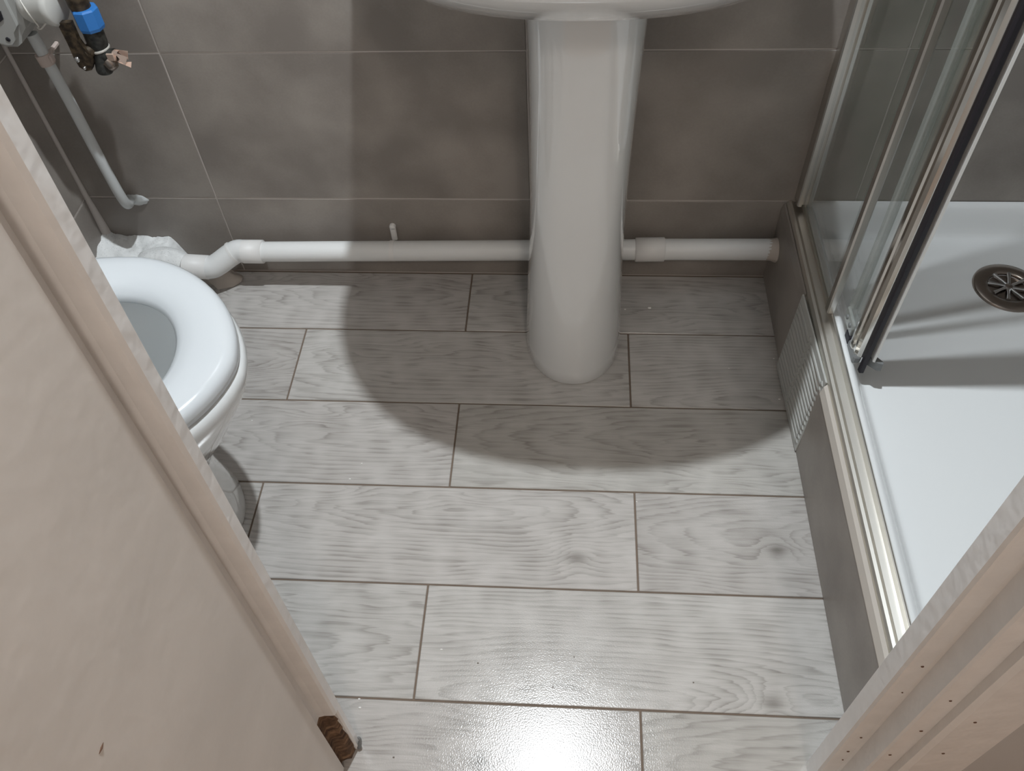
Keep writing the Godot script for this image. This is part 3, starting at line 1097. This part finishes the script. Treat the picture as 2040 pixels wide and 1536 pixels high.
func build_corner() -> void:
	# rough white mortar filling the corner under the elbow
	var s := Shape.new()
	var n := noise(FastNoiseLite.TYPE_SIMPLEX_SMOOTH, 28.0, 3, 4)
	var nx := 44
	var nz := 26
	var pts := []
	for i in nx + 1:
		var row := []
		var x := lerpf(LEFT + 0.0005, -0.768, float(i) / nx)
		for j in nz + 1:
			var z := lerpf(0.0005, 0.16, float(j) / nz)
			var f := float(i) / nx
			var top := lerpf(0.098, 0.088, f) - z * 0.32 + 0.008 * n.get_noise_2d(x, z) + 0.016 * exp(-pow((x - LEFT) / 0.02, 2.0))
			# mound where the socket is buried, falling away to the right
			var m := exp(-pow((x + 0.80) / 0.045, 2.0) - pow((z - 0.052) / 0.035, 2.0))
			top = maxf(top * (1.0 - smoothstep(0.72, 1.0, f + (z - 0.03) * 0.8)), 0.0) + m * 0.018
			top *= 1.0 - smoothstep(0.13, 0.16, z)
			row.append(Vector3(x, maxf(top, 0.001), z))
		pts.append(row)
	for i in nx:
		for j in nz:
			s.quad(pts[i][j], pts[i + 1][j], pts[i + 1][j + 1], pts[i][j + 1])
	var mp := thing("mortar_patch", "rough white mortar patch in the corner behind the toilet", "mortar")
	part("mortar_bed", s, M.mortar, mp)
	s = Shape.new()
	s.tube(curve([Vector3(-0.7665, 0.0675, 0.0595), Vector3(-0.79, 0.069, 0.056), Vector3(-0.82, 0.068, 0.05), Vector3(-0.86, 0.058, 0.05)], 4), [0.0245, 0.026, 0.028, 0.0295, 0.0305, 0.031, 0.0315, 0.0315, 0.0315, 0.031, 0.03, 0.028, 0.02], 24)
	part("socket_cover", s, M.mortar, mp, "mortar smeared over the pipe socket")
	# plaster lump under the elbow
	s = Shape.new()
	var rings := []
	var nn := noise(FastNoiseLite.TYPE_SIMPLEX_SMOOTH, 40.0, 9, 3)
	for k in 6:
		var f := k / 5.0
		var ring := PackedVector3Array()
		for j in 20:
			var a := TAU * j / 20
			var rr := (1.0 - 0.55 * f) * (1.0 + 0.6 * nn.get_noise_2d(cos(a) * 0.5 + f, sin(a) * 0.5))
			ring.append(Vector3(-0.722 + cos(a) * 0.042 * rr, 0.0005 + f * 0.030, 0.028 + sin(a) * 0.022 * rr))
		rings.append(ring)
	s.loft(rings)
	single("plaster_lump", s, M.plaster, "rough pinkish plaster lump on the floor under the pipe elbow", "plaster")
	# white corner bead down the left corner
	s = Shape.new()
	var path := []
	for k in 24:
		var y := 0.098 + k * 0.1
		path.append(Vector3(LEFT + 0.002, y, 0.002))
	s.tube(path, [0.012, 0.0055, 0.0045, 0.0042, 0.0042, 0.004, 0.004, 0.004, 0.004, 0.004, 0.004, 0.004, 0.004, 0.004, 0.004, 0.004, 0.004, 0.004, 0.004, 0.004, 0.004, 0.004, 0.004, 0.004], 10)
	single("corner_sealant", s, M.grout, "pale sealant bead down the corner left of the supply pipe", "sealant")


func build_supply_pipe() -> void:
	var t := thing("supply_pipe", "thin white painted water pipe bending into the back wall", "pipe", Vector3.ZERO)
	var s := Shape.new()
	s.tube(curve([Vector3(-0.854, 0.189, -0.004), Vector3(-0.849, 0.191, 0.012), Vector3(-0.841, 0.205, 0.036), Vector3(-0.838, 0.24, 0.047), Vector3(-0.839, 0.32, 0.05), Vector3(-0.842, 0.45, 0.05), Vector3(-0.8475, 0.5535, 0.05)], 8), 0.0092, 22)
	part("tube", s, M.old_pipe_paint, t)
	s = Shape.new()
	s.tube([Vector3(-0.8455, 0.502, 0.05), Vector3(-0.847, 0.520, 0.05)], 0.0122, 18)
	s.box(Vector3(-0.850, 0.507, 0.0), Vector3(-0.843, 0.514, 0.045), 0.002)
	s.box(Vector3(-0.8385, 0.5045, 0.044), Vector3(-0.832, 0.518, 0.056), 0.002)
	part("clip", s, M.clip_beige, t, "beige plastic pipe clip")
	# filler smear round the hole in the wall
	s = Shape.new()
	var rings := []
	var nn := noise(FastNoiseLite.TYPE_SIMPLEX_SMOOTH, 2.0, 4, 3)
	for q in [[1.0, 0.0], [0.8, 0.003], [0.45, 0.0055], [0.1, 0.006]]:
		var ring := PackedVector3Array()
		for j in 28:
			var a := TAU * j / 28
			var r: float = q[0] * (1.0 + 0.22 * nn.get_noise_2d(cos(a), sin(a)))
			ring.append(Vector3(-0.842 + cos(a) * 0.024 * r, 0.186 + sin(a) * 0.013 * r, q[1]))
		rings.append(ring)
	s.loft(rings)
	part("filler", s, M.old_pipe_paint, t, "grey filler smeared round the pipe hole")


func hex_nut(s: Shape, at: Vector3, axis: Vector3, r: float, h: float) -> void:
	var d := axis.normalized()
	var x := d.cross(Vector3(0, 0, 1)).normalized()
	var y := x.cross(d)
	var rings := []
	for q in [[0.9, 0.0], [1.0, 0.08], [1.0, 0.85], [0.92, 1.0]]:
		var ring := PackedVector3Array()
		for j in 8:
			var a := TAU * (j + 0.3) / 8
			ring.append(at + d * (q[1] * h) + (x * cos(a) + y * sin(a)) * r * q[0])
		rings.append(ring)
	s.loft(rings, true, true, true)


func build_meter() -> void:
	# water meter: grey reader housing, round cap with seal wire
	var t := thing("water_meter", "grey plastic water meter with round cap in the upper left corner", "water meter", Vector3(-0.86, 0.60, 0.06))
	var s := Shape.new()
	# outline in (x, y) pushed along z
	s.prism([[-0.07, 0.07], [-0.07, -0.012], [-0.04, -0.032], [-0.008, -0.0455], [0.008, -0.046], [0.018, -0.040], [0.024, -0.028], [0.036, -0.016], [0.04, 0.0], [0.04, 0.07]], 2, -0.03, 0.03)
	s.prism([[-0.062, 0.065], [-0.062, -0.008], [-0.036, -0.026], [-0.004, -0.039], [0.006, -0.039], [0.014, -0.032], [0.018, -0.02], [0.028, -0.01], [0.03, 0.065]], 2, 0.03, 0.037)
	var h := part("housing", s, M.meter_grey, t)
	s = Shape.new()
	s.lathe(Vector3(0.004, -0.030, 0.0365), Vector3(0, 0, 1), [[0.0036, 0.0], [0.0036, 0.0012], [0.0, 0.0012]], 12)
	part("screw_hole", s, M.meter_dark, h)
	s = Shape.new()
	s.prism([[-0.01, 0.018], [-0.008, 0.0], [0.004, -0.004], [0.014, 0.002], [0.016, 0.014], [0.006, 0.022]], 2, 0.037, 0.0385)
	part("display", s, M.meter_dark, t, "dark little display window")
	s = Shape.new()
	s.prism([[-0.052, 0.002], [-0.046, -0.014], [-0.012, -0.03], [-0.004, -0.012], [-0.016, -0.004]], 2, 0.037, 0.0382)
	part("label_plate", s, M.meter_label, t, "pale label plate")
	s = Shape.new()
	s.lathe(Vector3(0.042, 0.016, 0.012), Vector3(1, -0.04, 0.08), [[0.020, 0.0], [0.026, 0.004], [0.0295, 0.012], [0.0305, 0.04], [0.0318, 0.0415], [0.0318, 0.050], [0.029, 0.053], [0.0, 0.054]], 40)
	part("cap", s, M.meter_cap, t, "off-white round cap")
	s = Shape.new()
	s.tube(curve([Vector3(0.052, 0.036, 0.034), Vector3(0.06, 0.018, 0.0435), Vector3(0.062, 0.0, 0.040), Vector3(0.060, -0.011, 0.034), Vector3(0.055, -0.016, 0.030), Vector3(0.060, -0.017, 0.031), Vector3(0.072, -0.008, 0.036), Vector3(0.082, -0.001, 0.038)], 6), 0.0013, 8)
	part("seal_wire", s, M.wire, t, "thin pale seal wire")

	# valve: dark body, blue nut, lever and elbow
	t = thing("stop_valve", "dark brass stop valve with a bright blue nut beside the meter", "valve", Vector3(-0.735, 0.57, 0.07))
	s = Shape.new()
	s.tube([Vector3(-0.004, 0.11, 0.0), Vector3(-0.002, 0.04, 0.0), Vector3(0.0, 0.028, 0.0)], [0.0155, 0.0155, 0.014], 22)
	part("inlet", s, M.old_brass, t)
	s = Shape.new()
	hex_nut(s, Vector3(0.003, 0.035, 0.0), Vector3(0.0, -1, 0.02), 0.0198, 0.033)
	part("nut", s, M.blue_plastic, t, "bright blue plastic nut")
	s = Shape.new()
	s.tube([Vector3(0.001, 0.002, 0.0), Vector3(0.0, -0.02, 0.0), Vector3(0.0, -0.03, 0.0)], [0.0155, 0.0155, 0.0140], 24)
	part("body", s, M.black_iron, t)
	s = Shape.new()
	s.lathe(Vector3(0.0, -0.0285, 0.0), Vector3(0.1, -1, 0), [[0.0150, 0.0], [0.0156, 0.002], [0.0145, 0.004]], 24)
	part("thread_tape", s, M.wire, t, "white thread tape ring")
	s = Shape.new()
	s.tube(curve([Vector3(0.0, -0.03, 0.0), Vector3(-0.001, -0.045, 0.003), Vector3(-0.003, -0.062, 0.008), Vector3(-0.0035, -0.070, 0.010)], 6), [0.0135, 0.0135, 0.0135, 0.0135, 0.0135, 0.0135, 0.0135, 0.0135, 0.013, 0.013, 0.013, 0.013, 0.0128, 0.0124, 0.0118, 0.0108, 0.009, 0.006, 0.002], 20)
	s.tube([Vector3(0.0, -0.042, 0.003), Vector3(0.022, -0.040, 0.004)], [0.0115, 0.0105], 18)
	part("elbow", s, M.black_iron, t)
	s = Shape.new()
	s.lathe(Vector3(0.010, -0.046, 0.009), Vector3(0.55, -0.6, 0.25), [[0.0105, 0.0], [0.010, 0.010], [0.006, 0.015], [0.0, 0.015]], 16)
	part("outlet", s, M.dull_steel, t)
	s = Shape.new()
	s.tube([Vector3(0.021, -0.040, 0.004), Vector3(0.030, -0.041, 0.006)], [0.0085, 0.0095], 12, false)
	s.box(Vector3(0.014, -0.043, 0.013), Vector3(0.026, -0.031, 0.0165), 0.001)
	s.tri(Vector3(0.026, -0.030, 0.012), Vector3(0.044, -0.040, 0.010), Vector3(0.036, -0.052, 0.013))
	s.tri(Vector3(0.028, -0.046, 0.014), Vector3(0.043, -0.057, 0.011), Vector3(0.045, -0.050, 0.006))
	s.tri(Vector3(0.024, -0.030, 0.004), Vector3(0.044, -0.034, 0.002), Vector3(0.040, -0.048, 0.004))
	part("torn_copper", s, M.copper_foil, t, "torn end of a cut copper tube")
	# lever: flat bar hanging down with two screws, wider at its foot
	s = Shape.new()
	s.prism([[-0.036, 0.022], [-0.035, -0.012], [-0.036, -0.034], [-0.034, -0.050], [-0.026, -0.057], [-0.016, -0.055], [-0.009, -0.044], [-0.007, -0.028], [-0.013, -0.018], [-0.016, -0.006], [-0.015, 0.022]], 2, 0.012, 0.021)
	var lv := part("lever", s, M.old_brass, t, "dark brass lever bar with screws")
	s = Shape.new()
	s.tube([Vector3(-0.018, -0.03, 0.014), Vector3(-0.002, -0.026, 0.002)], 0.010, 16)
	part("lever_stem", s, M.old_brass, lv)
	for q in [[-0.0315, -0.037, 0.0048], [-0.0255, -0.051, 0.003]]:
		s = Shape.new()
		s.lathe(Vector3(q[0], q[1], 0.0205), Vector3(0, 0, 1), [[q[2], 0.0], [q[2] * 0.9, 0.002], [q[2] * 0.55, 0.0036], [0.0, 0.0042]], 14)
		part("screw", s, M.steel_bright, lv)


func build_crumbs() -> void:
	# plaster crumbs and grit lying about on the planks
	var rng := RandomNumberGenerator.new()
	rng.seed = 21
	var s := Shape.new()
	var spots := [[0.161, 0.094, 0.0035], [0.113, 0.098, 0.0018], [-0.365, 0.507, 0.0018], [-0.566, 0.389, 0.0016], [-0.35, 0.475, 0.0016], [0.385, 0.219, 0.0015], [-0.176, 0.797, 0.0018], [-0.286, 0.874, 0.0018], [-0.283, 0.886, 0.0020], [0.3, 0.245, 0.0012], [0.382, 0.315, 0.002], [0.12, 0.535, 0.0012]]
	for q in spots:
		var r: float = q[2]
		s.box(Vector3(q[0] - r, -0.0002, q[1] - r * 0.6), Vector3(q[0] + r, r * 0.9, q[1] + r * 0.6), r * 0.4)
	single("plaster_crumbs", s, M.crumb, "tiny white plaster crumbs scattered over the planks", "crumbs", "stuff")
	s = Shape.new()
	for q in [[-0.225, 0.95], [0.02, 0.80], [-0.01, 0.845], [0.19, 0.83], [-0.12, 0.815]]:
		var r := rng.randf_range(0.0005, 0.001)
		s.box(Vector3(q[0] - r * 1.6, -0.0002, q[1] - r), Vector3(q[0] + r, r, q[1] + r), r * 0.3)
	single("floor_grit", s, M.grit, "dark grit lying on the near planks", "grit", "stuff")
